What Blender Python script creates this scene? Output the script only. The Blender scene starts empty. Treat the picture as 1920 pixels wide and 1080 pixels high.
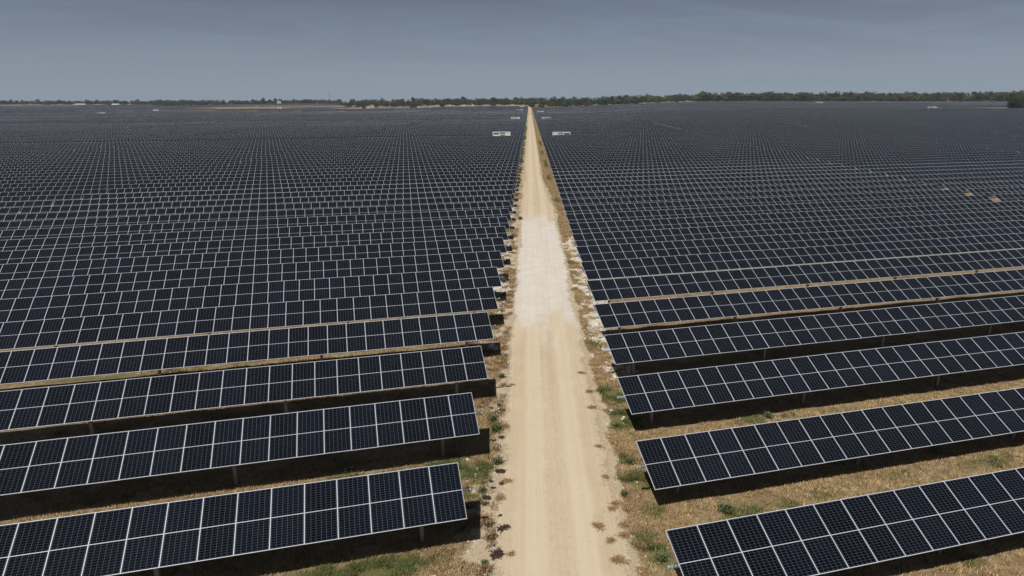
import bpy, math, random
import numpy as np
from mathutils import Vector, Matrix
random.seed(7); rng = np.random.default_rng(11)
scene = bpy.context.scene
col = scene.collection
PI = math.pi

# ------------------------------------------------------------------ tagging / linking
def tag(o, label=None, cat=None, group=None, kind=None):
    if label: o['label'] = label
    if cat: o['category'] = cat
    if group: o['group'] = group
    if kind: o['kind'] = kind
    return o
def empty(name, loc=(0, 0, 0), rot=(0, 0, 0)):
    o = bpy.data.objects.new(name, None); col.objects.link(o)
    o.location = loc; o.rotation_euler = rot; o.empty_display_size = .2
    return o
def link(name, me, parent=None, loc=(0, 0, 0), rot=(0, 0, 0)):
    o = bpy.data.objects.new(name, me); col.objects.link(o)
    if parent: o.parent = parent
    o.location = loc; o.rotation_euler = rot
    return o
class MB:
    """collects boxes, tubes and faces, then becomes ONE mesh"""
    def __init__(s): s.v = []; s.f = []; s.m = []; s.uv = []
    def quadbox(s, c, mat=0, uv=None):
        n = len(s.v); s.v += [tuple(p) for p in c]
        for q in ((0, 3, 2, 1), (4, 5, 6, 7), (0, 1, 5, 4), (1, 2, 6, 5), (2, 3, 7, 6), (3, 0, 4, 7)):
            s.f.append([n + i for i in q]); s.m.append(mat)
    def box(s, x0, x1, y0, y1, z0, z1, mat=0):
        s.quadbox([(x0, y0, z0), (x1, y0, z0), (x1, y1, z0), (x0, y1, z0),
                   (x0, y0, z1), (x1, y0, z1), (x1, y1, z1), (x0, y1, z1)], mat)
    def tube(s, a, b, r, n=10, mat=0, r2=None, cap=True):
        a = Vector(a); b = Vector(b); d = (b - a).normalized()
        u = d.orthogonal().normalized(); w = d.cross(u); r2 = r if r2 is None else r2
        k = len(s.v)
        for p, rr in ((a, r), (b, r2)):
            for i in range(n):
                t = 2 * PI * i / n
                s.v.append(tuple(p + u * (rr * math.cos(t)) + w * (rr * math.sin(t))))
        for i in range(n):
            j = (i + 1) % n
            s.f.append([k + i, k + j, k + n + j, k + n + i]); s.m.append(mat)
        if cap:
            s.f.append([k + i for i in reversed(range(n))]); s.m.append(mat)
            s.f.append([k + n + i for i in range(n)]); s.m.append(mat)
    def mesh(s, name, mats):
        me = bpy.data.meshes.new(name); me.from_pydata(s.v, [], s.f)
        for m in (mats if isinstance(mats, (list, tuple)) else [mats]): me.materials.append(m)
        me.polygons.foreach_set('material_index', s.m); me.update()
        return me
def np_mesh(name, V, F, mats, mi=None, smooth=False):
    """V (n,3), F (m,k) arrays -> mesh, fast"""
    me = bpy.data.meshes.new(name)
    V = np.asarray(V, np.float32); F = np.asarray(F, np.int32); m, k = F.shape
    me.vertices.add(len(V)); me.vertices.foreach_set('co', V.ravel())
    me.loops.add(m * k); me.loops.foreach_set('vertex_index', F.ravel())
    me.polygons.add(m); me.polygons.foreach_set('loop_start', np.arange(0, m * k, k, dtype=np.int32))
    me.polygons.foreach_set('loop_total', np.full(m, k, np.int32))
    for x in (mats if isinstance(mats, (list, tuple)) else [mats]): me.materials.append(x)
    if mi is not None: me.polygons.foreach_set('material_index', np.asarray(mi, np.int32))
    me.polygons.foreach_set('use_smooth', np.full(m, smooth, bool))
    me.update(); me.validate()
    return me

# ------------------------------------------------------------------ camera numbers (solved from the photograph)
F_PX, PITCH, ROLL, YAW, CAMZ = 1171.5, .2919, -.0019, -.2447, 16.15
cy_, sy_ = math.cos(YAW), math.sin(YAW); cp_, sp_ = math.cos(PITCH), math.sin(PITCH)
Rv = Vector((cy_, sy_, 0)); Fv = Vector((-sy_, cy_, 0)); Zv = Vector((0, 0, 1))
fwd = Fv * cp_ - Zv * sp_; upv = Fv * sp_ + Zv * cp_
right = Rv * math.cos(ROLL) + upv * math.sin(ROLL); upc = upv * math.cos(ROLL) - Rv * math.sin(ROLL)
cam = bpy.data.cameras.new('camera'); camo = bpy.data.objects.new('camera', cam); col.objects.link(camo)
cam.sensor_width = 36; cam.lens = F_PX / 1920 * 36; cam.clip_start = .5; cam.clip_end = 30000
camo.matrix_world = Matrix(((right.x, upc.x, -fwd.x, 0), (right.y, upc.y, -fwd.y, 0), (right.z, upc.z, -fwd.z, CAMZ), (0, 0, 0, 1)))
scene.camera = camo
CAM = Vector((0, 0, CAMZ))
RN = np.array([right.x, right.y, right.z]); UN = np.array([upc.x, upc.y, upc.z]); FN = np.array([fwd.x, fwd.y, fwd.z])
def project(P):
    P = np.atleast_2d(P) - np.array([0, 0, CAMZ]); d = P @ FN
    dd = np.where(np.abs(d) < 1e-3, 1e-3, d)
    return 960 + F_PX * (P @ RN) / dd, 540 - F_PX * (P @ UN) / dd, d
# road axes
RD = np.array([1.61, 5.772]); ROWGAP = float(np.linalg.norm(RD)); RD = RD / ROWGAP; RNV = np.array([RD[1], -RD[0]])
def aa(a, l): return RNV * a + RD * l            # (across, along) -> xy
ROAD_L, ROAD_R = -1.15, 3.85
def road_r(l):
    t = np.clip((np.asarray(l, float) - 92) / 50, 0, 1); return 3.85 - 1.05 * t * t * (3 - 2 * t)

# ------------------------------------------------------------------ terrain
def vnoise(x, y, seed=0):
    x = np.asarray(x, float); y = np.asarray(y, float)
    xi = np.floor(x).astype(np.int64); yi = np.floor(y).astype(np.int64); fx = x - xi; fy = y - yi
    fx = fx * fx * (3 - 2 * fx); fy = fy * fy * (3 - 2 * fy)
    def h(a, b):
        n = (a * 374761393 + b * 668265263 + seed * 974711) & 0x7fffffff
        n = ((n ^ (n >> 13)) * 1274126177) & 0x7fffffff
        return ((n ^ (n >> 16)) & 0xffff) / 65535.0
    return (h(xi, yi) * (1 - fx) + h(xi + 1, yi) * fx) * (1 - fy) + (h(xi, yi + 1) * (1 - fx) + h(xi + 1, yi + 1) * fx) * fy
def fbm(x, y, seed=0, o=4):
    s = 0; a = .5; t = 0
    for i in range(o):
        s = s + a * vnoise(x * 2 ** i, y * 2 ** i, seed + i); t += a; a *= .5
    return s / t
def sstep(a, b, x):
    t = np.clip((x - a) / (b - a), 0, 1); return t * t * (3 - 2 * t)
TL = ([0, 1150, 1300, 1600, 2500, 9000], [0, 0, 3, 5.8, 7, 8])
TC = ([0, 860, 950, 1054, 1200, 1500, 9000], [0, 0, 1.5, 4.2, 5, 7, 9])
TR = ([0, 250, 590, 860, 1000, 1200, 2000, 9000], [0, 0, 6, 9.5, 11.6, 13.5, 14.5, 14.5])
def height(x, y):
    x = np.asarray(x, float); y = np.asarray(y, float)
    lat = x * Rv.x + y * Rv.y; f = x * Fv.x + y * Fv.y
    u = lat / np.maximum(f, 50)
    a = sstep(-.2, -.05, u); b = sstep(.03, .32, u)
    l = np.interp(f, *TL); c = np.interp(f, *TC); r = np.interp(f, *TR)
    z = (l * (1 - a) + c * a) * (1 - b) + r * b
    amp = sstep(110, 450, f)
    far_l = sstep(520, 900, f) * sstep(.08, .3, -u)
    return z + amp * (fbm(x / 170, y / 170, 5, 3) - .5) * 2.6 + far_l * (vnoise(lat / 420, f / 95, 23) - .5) * 5.0
def H1(x, y): return float(height(x, y))
def unproj(px, py, z=0.0, iters=12):
    d = FN + RN * (px - 960) / F_PX - UN * (py - 540) / F_PX
    zz = z
    for _ in range(iters):
        t = (zz - CAMZ) / d[2]; p = d * t
        if z != 0: break
        zz = .5 * zz + .5 * H1(p[0], p[1])
    return float(p[0]), float(p[1])
def at_fwd(px, f):                                  # point in the direction of column px at forward distance f
    lat = (px - 960) / F_PX * f * cp_ + 0.0
    # horizontal forward distance f: image x uses camera depth ~ f*cos(pitch)+H*sin(pitch)
    dep = f * cp_ + CAMZ * sp_
    lat = (px - 960) / F_PX * dep
    return Rv.x * lat + Fv.x * f, Rv.y * lat + Fv.y * f

# ------------------------------------------------------------------ material helpers
def new_mat(name):
    m = bpy.data.materials.new(name); m.use_nodes = True
    nt = m.node_tree; b = nt.nodes['Principled BSDF']
    return m, nt, b
class N:
    def __init__(s, nt): s.nt = nt
    def n(s, t, **k):
        x = s.nt.nodes.new(t)
        for a, b in k.items(): setattr(x, a, b)
        return x
    def l(s, a, b): s.nt.links.new(a, b)
    def m(s, op, a, b=None, c=None, clamp=False):
        x = s.n('ShaderNodeMath', operation=op); x.use_clamp = clamp
        for i, v in enumerate((a, b, c)):
            if v is None: continue
            if isinstance(v, (int, float)): x.inputs[i].default_value = v
            else: s.l(v, x.inputs[i])
        return x.outputs[0]
    def noise(s, vec, scale, detail=4, rough=.55, dist=0):
        x = s.n('ShaderNodeTexNoise'); x.inputs['Scale'].default_value = scale; x.inputs['Detail'].default_value = detail
        x.inputs['Roughness'].default_value = rough; x.inputs['Distortion'].default_value = dist
        if vec is not None: s.l(vec, x.inputs['Vector'])
        return x.outputs['Fac']
    def ramp(s, fac, stops, interp='LINEAR'):
        x = s.n('ShaderNodeValToRGB'); e = x.color_ramp.elements; x.color_ramp.interpolation = interp
        while len(e) < len(stops): e.new(.5)
        for i, (p, c) in enumerate(stops):
            e[i].position = p; e[i].color = (*c, 1) if len(c) == 3 else c
        s.l(fac, x.inputs[0]); return x.outputs[0]
    def mix(s, fac, a, b, mode='MIX'):
        x = s.n('ShaderNodeMix', data_type='RGBA', blend_type=mode)
        for i, v in ((0, fac), (6, a), (7, b)):
            if isinstance(v, (int, float)): x.inputs[i].default_value = v
            elif isinstance(v, tuple): x.inputs[i].default_value = (*v, 1)
            else: s.l(v, x.inputs[i])
        return x.outputs[2]
    def attr(s, name): return s.n('ShaderNodeAttribute', attribute_name=name).outputs['Fac']
    def step(s, x, a, b):
        r = s.n('ShaderNodeMapRange'); r.interpolation_type = 'SMOOTHSTEP'
        s.l(x, r.inputs[0]); r.inputs[1].default_value = a; r.inputs[2].default_value = b
        return r.outputs[0]
    def bump(s, h, strength, dist, bsdf):
        x = s.n('ShaderNodeBump'); x.inputs['Strength'].default_value = strength; x.inputs['Distance'].default_value = dist
        s.l(h, x.inputs['Height']); s.l(x.outputs[0], bsdf.inputs['Normal'])
def simple_mat(name, c, rough=.7, metal=0, var=.15, scale=3.0, bump=0):
    m, nt, b = new_mat(name); k = N(nt)
    tc = k.n('ShaderNodeTexCoord').outputs['Object']
    f = k.noise(tc, scale, 5)
    dark = tuple(v * (1 - var) for v in c); lite = tuple(min(1, v * (1 + var)) for v in c)
    k.l(k.ramp(f, [(.3, dark), (.7, lite)]), b.inputs['Base Color'])
    b.inputs['Roughness'].default_value = rough; b.inputs['Metallic'].default_value = metal
    if bump: k.bump(k.noise(tc, scale * 8, 3), bump, .02, b)
    return m

MW, MD = 1.14, 2.24          # module pitch along the row, module length down the slope
def glass_material():
    m, nt, b = new_mat('solar_cells'); k = N(nt)
    uv = k.n('ShaderNodeUVMap', uv_map='UVMap').outputs[0]
    sx = k.n('ShaderNodeSeparateXYZ'); k.l(uv, sx.inputs[0]); X, Y = sx.outputs[0], sx.outputs[1]
    x = k.m('SUBTRACT', X, k.m('MULTIPLY', k.m('FLOOR', k.m('DIVIDE', X, MW)), MW))
    idx = k.m('FLOOR', k.m('DIVIDE', X, MW))
    def line(v, period, off, half):      # 1 on a line of the grid
        t = k.m('DIVIDE', k.m('SUBTRACT', v, off), period)
        fr = k.m('ABSOLUTE', k.m('SUBTRACT', k.m('FRACT', k.m('ADD', t, .5)), .5))
        return k.m('LESS_THAN', fr, half / period)
    cells_v = line(x, (MW - .09) / 6, .045, .0050)
    cells_h = line(Y, (MD - .11) / 24, .055, .0034)
    grid = k.m('MAXIMUM', cells_v, k.m('MULTIPLY', cells_h, .8))
    ex = k.m('MINIMUM', x, k.m('SUBTRACT', MW, x)); ey = k.m('MINIMUM', Y, k.m('SUBTRACT', MD, Y))
    border = k.m('MAXIMUM', k.m('LESS_THAN', ex, .0135), k.m('LESS_THAN', ey, .022))
    mid = k.m('LESS_THAN', k.m('ABSOLUTE', k.m('SUBTRACT', Y, MD / 2)), .0115)
    white = k.m('MAXIMUM', border, mid)
    # tone differs from module to module
    oi = k.n('ShaderNodeObjectInfo').outputs['Random']
    wn = k.n('ShaderNodeTexWhiteNoise', noise_dimensions='2D')
    cx = k.n('ShaderNodeCombineXYZ'); k.l(idx, cx.inputs[0]); k.l(oi, cx.inputs[1]); k.l(cx.outputs[0], wn.inputs['Vector'])
    tone = k.ramp(wn.outputs['Value'], [(0, (.0012, .0018, .0038)), (.45, (.0018, .0027, .0055)), (.8, (.0022, .0034, .0075)), (1, (.003, .0042, .0085))])
    geo = k.n('ShaderNodeTexCoord').outputs['Object']
    dust = k.noise(geo, 1.3, 5, .6)
    tone = k.mix(k.m('MULTIPLY', k.step(dust, .45, .8), .05), tone, (.09, .085, .08))
    c = k.mix(k.m('MULTIPLY', grid, .8), tone, (.10, .115, .14))
    c = k.mix(white, c, (.48, .525, .59))
    k.l(c, b.inputs['Base Color'])
    r = k.m('ADD', k.m('MULTIPLY', white, .3), k.m('ADD', .05, k.m('MULTIPLY', dust, .03)))
    k.l(r, b.inputs['Roughness'])
    b.inputs['IOR'].default_value = 1.36
    return m
M_GLASS = glass_material()
M_FRAME = simple_mat('anodised_frame', (.56, .60, .66), .5, .0, .05, 6)
M_BACK = simple_mat('module_back', (.10, .10, .11), .6)
M_STEEL = simple_mat('galvanised_steel', (.36, .39, .41), .45, .6, .15, 9)
M_POST = simple_mat('post_steel', (.30, .29, .28), .6, .3, .2, 5)
M_BLACK = simple_mat('black_cable', (.02, .02, .02), .5)

def set_uv(me, fn):
    uvl = me.uv_layers.new(name='UVMap')
    co = np.empty(len(me.vertices) * 3, np.float32); me.vertices.foreach_get('co', co); co = co.reshape(-1, 3)
    li = np.empty(len(me.loops), np.int32); me.loops.foreach_get('vertex_index', li)
    uvl.data.foreach_set('uv', fn(co[li]).astype(np.float32).ravel())

# ------------------------------------------------------------------ tracker pieces
TH = 2.03; NM = 59; TILT_L = .556; TILT_R = .512
def module_meshes():
    g = .002; x0, x1 = -MW / 2 + g, MW / 2 - g; y0, y1 = -MD / 2, MD / 2
    fr = MB(); w = .0135; t = .035
    fr.box(x0, x1, y0, y0 + w, -t, .004); fr.box(x0, x1, y1 - w, y1, -t, .004)
    fr.box(x0, x0 + w, y0 + w, y1 - w, -t, .0035); fr.box(x1 - w, x1, y0 + w, y1 - w, -t, .0035)
    frame = fr.mesh('module_frame', M_FRAME)
    gl = MB(); gl.box(x0 + .009, x1 - .009, y0 + .009, y1 - .009, -.012, 0); gl.m = [1 if i == 0 else 0 for i in range(6)]
    glass = gl.mesh('solar_module', [M_GLASS, M_BACK]); set_uv(glass, lambda c: np.stack([c[:, 0] + MW / 2, c[:, 1] + MD / 2], 1))
    both = MB(); both.box(x0 + .009, x1 - .009, y0 + .009, y1 - .009, -.012, 0); both.m = [1 if i == 0 else 0 for i in range(6)]
    n = len(both.v); both.v += fr.v; both.f += [[n + i for i in f] for f in fr.f]; both.m += [2] * len(fr.f)
    full = both.mesh('solar_module_framed', [M_GLASS, M_BACK, M_FRAME]); set_uv(full, lambda c: np.stack([c[:, 0] + MW / 2, c[:, 1] + MD / 2], 1))
    return frame, glass, full
ME_FRAME, ME_GLASS, ME_FULL = module_meshes()
def post_mesh():
    b = MB(); h = TH - .16
    b.box(-.075, .075, -.075, -.065, -.4, h); b.box(-.075, .075, .065, .075, -.4, h); b.box(-.006, .006, -.065, .065, -.4, h)
    return b.mesh('post', M_POST)
ME_POST = post_mesh()
def bearing_mesh():
    b = MB(); b.tube((-.05, 0, 0), (.05, 0, 0), .105, 14); b.box(-.05, .05, -.11, .11, -.17, -.1)
    return b.mesh('bearing', M_STEEL)
ME_BEAR = bearing_mesh()
def tube_mesh(L, end):
    b = MB(); b.tube((-end, 0, 0), (L, 0, 0), .064, 14)
    b.tube((-end - .012, 0, 0), (-end + .06, 0, 0), .07, 14)
    me = b.mesh('torque_tube', M_STEEL)
    me.polygons.foreach_set('use_smooth', [len(p.vertices) == 4 for p in me.polygons])
    return me
def far_tracker_mesh(side, n, tilt, posts=True):
    """whole tracker as one mesh, origin at the ground under its road end"""
    c, s = math.cos(tilt), math.sin(tilt); L = n * MW; b = MB(); x0, x1 = (0, L) if side > 0 else (-L, 0)
    def P(x, y, z): return (x, y * c - z * s, TH + y * s + z * c)
    y0, y1 = -MD / 2, MD / 2
    b.quadbox([P(x0, y0, -.035), P(x1, y0, -.035), P(x1, y1, -.035), P(x0, y1, -.035), P(x0, y0, 0), P(x1, y0, 0), P(x1, y1, 0), P(x0, y1, 0)])
    b.m = [1, 0, 2, 2, 2, 2]
    if posts:
        b.tube((x0 - .15, .05, TH - .09), (x1 + .15, .05, TH - .09), .064, 6, 3)
        i = 1.5
        while i < n:
            x = side * i * MW; b.box(x - .07, x + .07, -.03, .09, -.5, TH - .1, 3); i += 8
    me = b.mesh('solar_tracker', [M_GLASS, M_BACK, M_FRAME, M_POST])
    base = x0
    def uvf(co):
        yy = (co[:, 1] * c + (co[:, 2] - TH) * s) + MD / 2
        return np.stack([co[:, 0] - base, yy], 1)
    set_uv(me, uvf)
    return me

# near-row height offsets measured in the photograph
ZL = {-1: .0, 0: .03, 1: .07, 2: .06, 3: .06, 4: .02}
ZR = {-1: -.1, 0: -.12, 1: -.31, 2: -.14, 3: -.11, 4: -.11, 5: -.11, 6: -.11, 7: -.11, 8: -.1, 9: -.1}
# start points of the rows (road ends of the tables)
XL0, YL0, XR0, YR0 = 3.114, 20.273, 9.1925, 14.8315
def row_origin(side, k):
    if side < 0: return XL0 + k * 1.6106, YL0 + k * 5.7724
    return XR0 + k * 1.6090, YR0 + k * 5.7724
def fwd_of(x, y): return x * Fv.x + y * Fv.y
def lat_of(x, y): return x * Rv.x + y * Rv.y
AISLES = [(257.5, 263.5), (428, 439), (514, 525), (770, 786), (640, 646)]          # service aisles across both fields (forward metres)
def excluded(x, y):
    f = fwd_of(x, y); u = lat_of(x, y) / max(f, 1)
    if u < -.50: end = 1620
    elif u < -.26: end = 1560
    elif u < .0: end = 1120 + 60 * math.sin(u * 30)
    elif u < .03: end = 1110
    elif u < .3: end = 1010
    else: end = 985
    if f > end: return True
    if -.50 < u < -.31 and 1060 < f < 1300 and abs((u + .405) / .095) ** 2 + abs((f - 1180) / 120) ** 2 < 1: return True
    if u < -.2:
        g = 1000 + (u + .6) * -300
        if abs(f - (905 - u * 120)) < 26: return True
        if abs(f - (700 - u * 60)) < 17: return True
        if abs(f - (1330 - u * 150)) < 40: return True
    if u > .7 and 575 < f < 625 and lat_of(x, y) > 455: return True
    return False

trackers = []   # (side, k, column, x, y, z, yaw)
COLGAP = .45
for side in (-1, 1):
    for k in range(-1, 300):
        ox, oy = row_origin(side, k)
        f0 = fwd_of(ox, oy)
        if any(a <= f0 < b + 0 for a, b in AISLES) and any(True for a, b in AISLES if a <= f0 < b): continue
        for j in range(0, 26):
            gap = COLGAP
            if k > 30: gap = .9
            x = ox + side * j * (NM * MW + (.25 if k < 45 else 2.8)); y = oy
            # a few rows near the camera end one or two modules early at the block edge, leaving an open square of ground
            L = NM * MW; xm = x + side * L / 2
            ff = fwd_of(xm, y)
            if ff < 5: continue
            if excluded(xm, y): continue
            xs = np.linspace(x, x + side * L, 25)
            P = np.stack([xs, np.full(25, y), height(xs, np.full(25, y)) + TH], 1)
            px, py, d = project(P)
            vis = (d > 2) & (px > -170) & (px < 2090) & (py < 1250)
            if not vis.any(): continue
            area = float((vis & (px > 0) & (px < 1920) & (py < 1130)).astype(float) @ (1 / np.maximum(d, 2) ** 2.2))
            za = H1(x + side * .5, y); zb = H1(x + side * (L - .5), y)
            z = za + ({**ZL, -99: 0}.get(k, -.01) if side < 0 else ZR.get(k, -.09 * max(0, 1 - (k - 9) / 20)))
            if k > 9: z += float(rng.normal(0, .02))
            slope = math.atan2(zb - za, side * L) if False else math.atan2((zb - za), L) * (1)
            trackers.append(dict(side=side, k=k, j=j, x=x, y=y, z=z, dz=zb - za, L=L, area=area))
print('trackers', len(trackers))

# two-module openings seen in the photograph at the outer edge of the first block
SHORT = {(1, 10): 1, (1, 11): 1, (1, 12): 1, (1, 13): 1, (1, 19): 1, (1, 20): 1, (-1, 9): 1, (-1, 10): 1}
trackers.sort(key=lambda t: -t['area'])
single = trackers[:298]; rest = trackers[298:]
rank = {}
for side in (-1, 1):
    for j in range(26):
        ks = sorted(t['k'] for t in trackers if t['side'] == side and t['j'] == j)
        for n, k in enumerate([k for k in ks if k >= 0]): rank[(side, j, k)] = n + 1
def ordn(n):
    if n <= 12: return ['first', 'second', 'third', 'fourth', 'fifth', 'sixth', 'seventh', 'eighth', 'ninth', 'tenth', 'eleventh', 'twelfth'][n - 1]
    return f"{n}{'th' if 10 <= n % 100 <= 20 else {1: 'st', 2: 'nd', 3: 'rd'}.get(n % 10, 'th')}"
def tracker_label(t):
    s = 'left' if t['side'] < 0 else 'right'
    if t['k'] < 0: return f'white module corner of a tracker cut off by the bottom edge, {s} of the road'
    n = rank[(t['side'], t['j'], t['k'])]
    if t['j'] == 0:
        if n == 1: return f'nearest long row of dark solar modules {s} of the dirt road'
        return f'{ordn(n)} row of dark solar modules from the camera, at the {s} roadside'
    blk = {1: 'second', 2: 'third', 3: 'fourth'}.get(t['j'], ordn(t['j'] + 1))
    return f'{ordn(n)} solar row from the camera, {blk} block out, {s} of the road'

far_cache = {}
def far_mesh(side, n, posts=True):
    key = (side, n, posts)
    if key not in far_cache: far_cache[key] = far_tracker_mesh(side, n, TILT_L if side < 0 else TILT_R, posts)
    return far_cache[key]
TUBES = {}
nparts = 0
for t in single:
    side, k, j = t['side'], t['k'], t['j']
    tilt = (TILT_L if side < 0 else TILT_R) + random.gauss(0, .004)
    n = NM - (SHORT.get((side, k), 0) if j == 0 else 0)
    ry = -math.atan2(t['dz'], t['L']) * side
    lab = tracker_label(t)
    detailed = (k <= 20 and j == 0) or (k <= 12 and j == 1)
    if not detailed:
        o = link('solar_tracker', far_mesh(side, n), None, (t['x'], t['y'], t['z']), (0, ry, 0))
        tag(o, lab, 'solar tracker', 'rows of solar trackers'); continue
    r = empty('solar_tracker', (t['x'], t['y'], t['z']), (0, ry, 0))
    tag(r, lab, 'solar tracker', 'rows of solar trackers')
    # visible part of the row only (with a margin)
    ids = np.arange(n); xs = t['x'] + side * (ids + .5) * MW
    P = np.stack([xs, np.full(n, t['y']), np.full(n, TH + t['z'])], 1)
    px, py, d = project(P)
    mg = 330 if k < 4 else 150
    keep = [i for i in ids if d[i] > 2 and -mg < px[i] < 1920 + mg and py[i] < 1200]
    if not keep: keep = [0, 1, 2]
    i0, i1 = min(keep), max(keep)
    ct, st = math.cos(tilt), math.sin(tilt)
    tx0 = i0 * MW; tx1 = (i1 + 1) * MW
    key = (i0, i1)
    if key not in TUBES: TUBES[key] = tube_mesh((i1 + 1) * MW - i0 * MW + .1, .34 if i0 == 0 else 0.1)
    tb = link('torque_tube', TUBES[key], r, (side * tx0, .115 * st, TH - .115 * ct), (0, 0, 0 if side > 0 else PI))
    for i in keep:
        x = side * (i + .5) * MW; jr = random.gauss(0, .0016)
        if k <= 6:
            m = link('solar_module', ME_GLASS, r, (x, 0, TH + random.gauss(0, .002)), (tilt + jr, 0, 0))
            link('module_frame', ME_FRAME, m)
        else:
            m = link('solar_module', ME_FULL, r, (x, 0, TH + random.gauss(0, .002)), (tilt + jr, 0, 0))
        nparts += 1
    i = 1.4
    while i < n:
        if i0 - 1 <= i <= i1 + 1 and k <= 12:
            p = link('post', ME_POST, r, (side * i * MW, .115 * st, 0))
            link('bearing', ME_BEAR, p, (0, 0, TH - .115 * ct))
        i += 8
    if (side, k) in ((1, 0), (1, 1), (-1, 0)):
        b = MB(); pts = [(-side * (.16 + .07 * math.sin(a)), -.1, TH + .02 + .13 * math.cos(a)) for a in np.linspace(-2.4, 2.6, 12)]
        for a, c in zip(pts[:-1], pts[1:]): b.tube(a, c, .012, 6)
        link('cable_loop', b.mesh('cable_loop', M_BLACK), r)
print('module parts', nparts)

# all remaining trackers: one object, too many to build singly
V = []; Fq = []; MI = []; UVs = []
nv = 0
for t in rest:
    side = t['side']; L = t['L']; tilt = (TILT_L if side < 0 else TILT_R) + random.gauss(0, .008)
    f_ = fwd_of(t['x'], t['y']); u_ = lat_of(t['x'], t['y']) / f_
    if f_ > 640 and u_ < -.22: tilt -= .30 * float(sstep(.22, .45, -u_)) * float(sstep(640, 760, f_))
    c, s = math.cos(tilt), math.sin(tilt)
    x0, x1 = (t['x'], t['x'] + L) if side > 0 else (t['x'] - L, t['x'])
    zA, zB = (t['z'], t['z'] + t['dz']) if side > 0 else (t['z'] + t['dz'], t['z'])
    q = []
    for zo in (-.035, 0):
        for (xx, yy, zz) in ((x0, -MD / 2, zA), (x1, -MD / 2, zB), (x1, MD / 2, zB), (x0, MD / 2, zA)):
            q.append((xx, t['y'] + yy * c - zo * s, zz + TH + yy * s + zo * c))
    V += q
    qu = [(0, 0), (L, 0), (L, MD), (0, MD)] * 2
    for f, mi in (((0, 3, 2, 1), 1), ((4, 5, 6, 7), 0), ((0, 1, 5, 4), 2), ((1, 2, 6, 5), 2), ((2, 3, 7, 6), 2), ((3, 0, 4, 7), 2)):
        Fq.append([nv + i for i in f]); MI.append(mi); UVs += [qu[i] for i in f]
    nv += 8
    # posts under the far rows, so that the ground below them is not empty
    if fwd_of(t['x'], t['y']) < 420:
        i = 1.5
        while i < NM:
            x = x0 + i * MW; zz = zA + (zB - zA) * (x - x0) / L
            b = [(x - .07, t['y'] - .05, zz - .5), (x + .07, t['y'] - .05, zz - .5), (x + .07, t['y'] + .05, zz - .5), (x - .07, t['y'] + .05, zz - .5)]
            V += b + [(p[0], p[1], zz + TH - .06) for p in b]
            for f in ((0, 1, 5, 4), (1, 2, 6, 5), (2, 3, 7, 6), (3, 0, 4, 7)):
                Fq.append([nv + q_ for q_ in f]); MI.append(3); UVs += [(0, 0)] * 4
            nv += 8; i += 8
me = np_mesh('distant_solar_trackers', np.array(V), np.array(Fq), [M_GLASS, M_BACK, M_FRAME, M_POST], MI)
uvl = me.uv_layers.new(name='UVMap'); uvl.data.foreach_set('uv', np.array(UVs, np.float32).ravel())
o = link('distant_solar_trackers', me)
tag(o, 'endless dark rows of solar trackers filling the plain towards the horizon', 'solar trackers', kind='stuff')

# ------------------------------------------------------------------ ground
GREEN = []   # (x, y, rx along row, ry, strength)
def gp(px, py, rx, ry, s):
    x, y = unproj(px, py); GREEN.append((x, y, rx, ry, s))
gp(880, 885, 1.6, .9, 1.0); gp(820, 880, 3.0, .8, .9); gp(700, 893, 3.0, .5, .8); gp(870, 925, 1.1, .8, .6)
gp(700, 1072, 3.2, .75, 1.2); gp(780, 1062, 1.2, .5, .8); gp(600, 1078, 2.5, .5, .9)
gp(1150, 745, 1.0, .9, .9); gp(1175, 795, 1.3, .9, 1.0); gp(1140, 735, .9, .7, .8); gp(1165, 860, .7, .6, .7); gp(1200, 905, .8, .8, .7)
gp(1220, 960, 1.0, .7, .5); gp(1240, 1045, .9, 1.0, .9); gp(1215, 1010, .7, .6, .6); gp(1160, 780, .9, .8, .8)
gp(1380, 965, 1.5, .5, .7); gp(1450, 950, 1.5, .4, .6); gp(1590, 905, 1.2, .5, .45); gp(1690, 890, 1.6, .5, .5); gp(1860, 868, 2.0, .5, .65); gp(1550, 930, .9, .4, .6)
gp(1430, 785, 2.2, .5, .6); gp(1560, 770, 1.2, .4, .5); gp(940, 780, .9, .8, .4); gp(925, 745, 1.0, .6, .4)
gp(930, 800, .5, 1.5, .5); gp(350, 705, 6, .6, .8); gp(150, 712, 5, .6, .9); gp(1110, 645, 1, 1.5, .5)
VERGE_GREEN = [(-2.0, 128, .6, 9, 1.1), (-2.0, 152, .6, 9, 1.2), (-2.0, 178, .7, 14, 1.2), (-2.0, 217, .8, 24, 1.3), (-2.0, 275, .9, 40, 1.3), (-2.1, 380, 1., 60, 1.2), (4.3, 137, .5, 6, 1.1), (4.4, 167, .5, 13, 1.0), (4.2, 205, .5, 12, .8), (4.7, 104, .4, 3, 1.0), (4.3, 250, .6, 22, .9), (-1.9, 104, .4, 3, .9)]
PALE = []    # limestone rubble patches (across, along, ra, rl)
PALE += [(5.6, 44, 1.5, 6, 1.0), (5.9, 55, 1.6, 8, 1.1), (6.0, 70, 1.8, 9, 1.1), (5.6, 36, 1.1, 1.7, .9), (-2.9, 41, 1.2, 4, .55), (-2.8, 56, 1.2, 10, .8), (-2.9, 72, 1.3, 8, .9), (-3.0, 95, 1.3, 12, .8), (5.0, 100, 1, 12, .4)]
lin_a = np.concatenate([-np.geomspace(5000, 42, 70), np.arange(-41, 48, .34), np.geomspace(49, 5000, 70)])
lin_l = np.concatenate([[-4000, -1500, -500, -150, -50, -15, 0, 6], np.arange(9, 78, .34), np.geomspace(79, 9000, 130)])
A, Lg = np.meshgrid(lin_a, lin_l)
GX = RNV[0] * A + RD[0] * Lg; GY = RNV[1] * A + RD[1] * Lg
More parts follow.
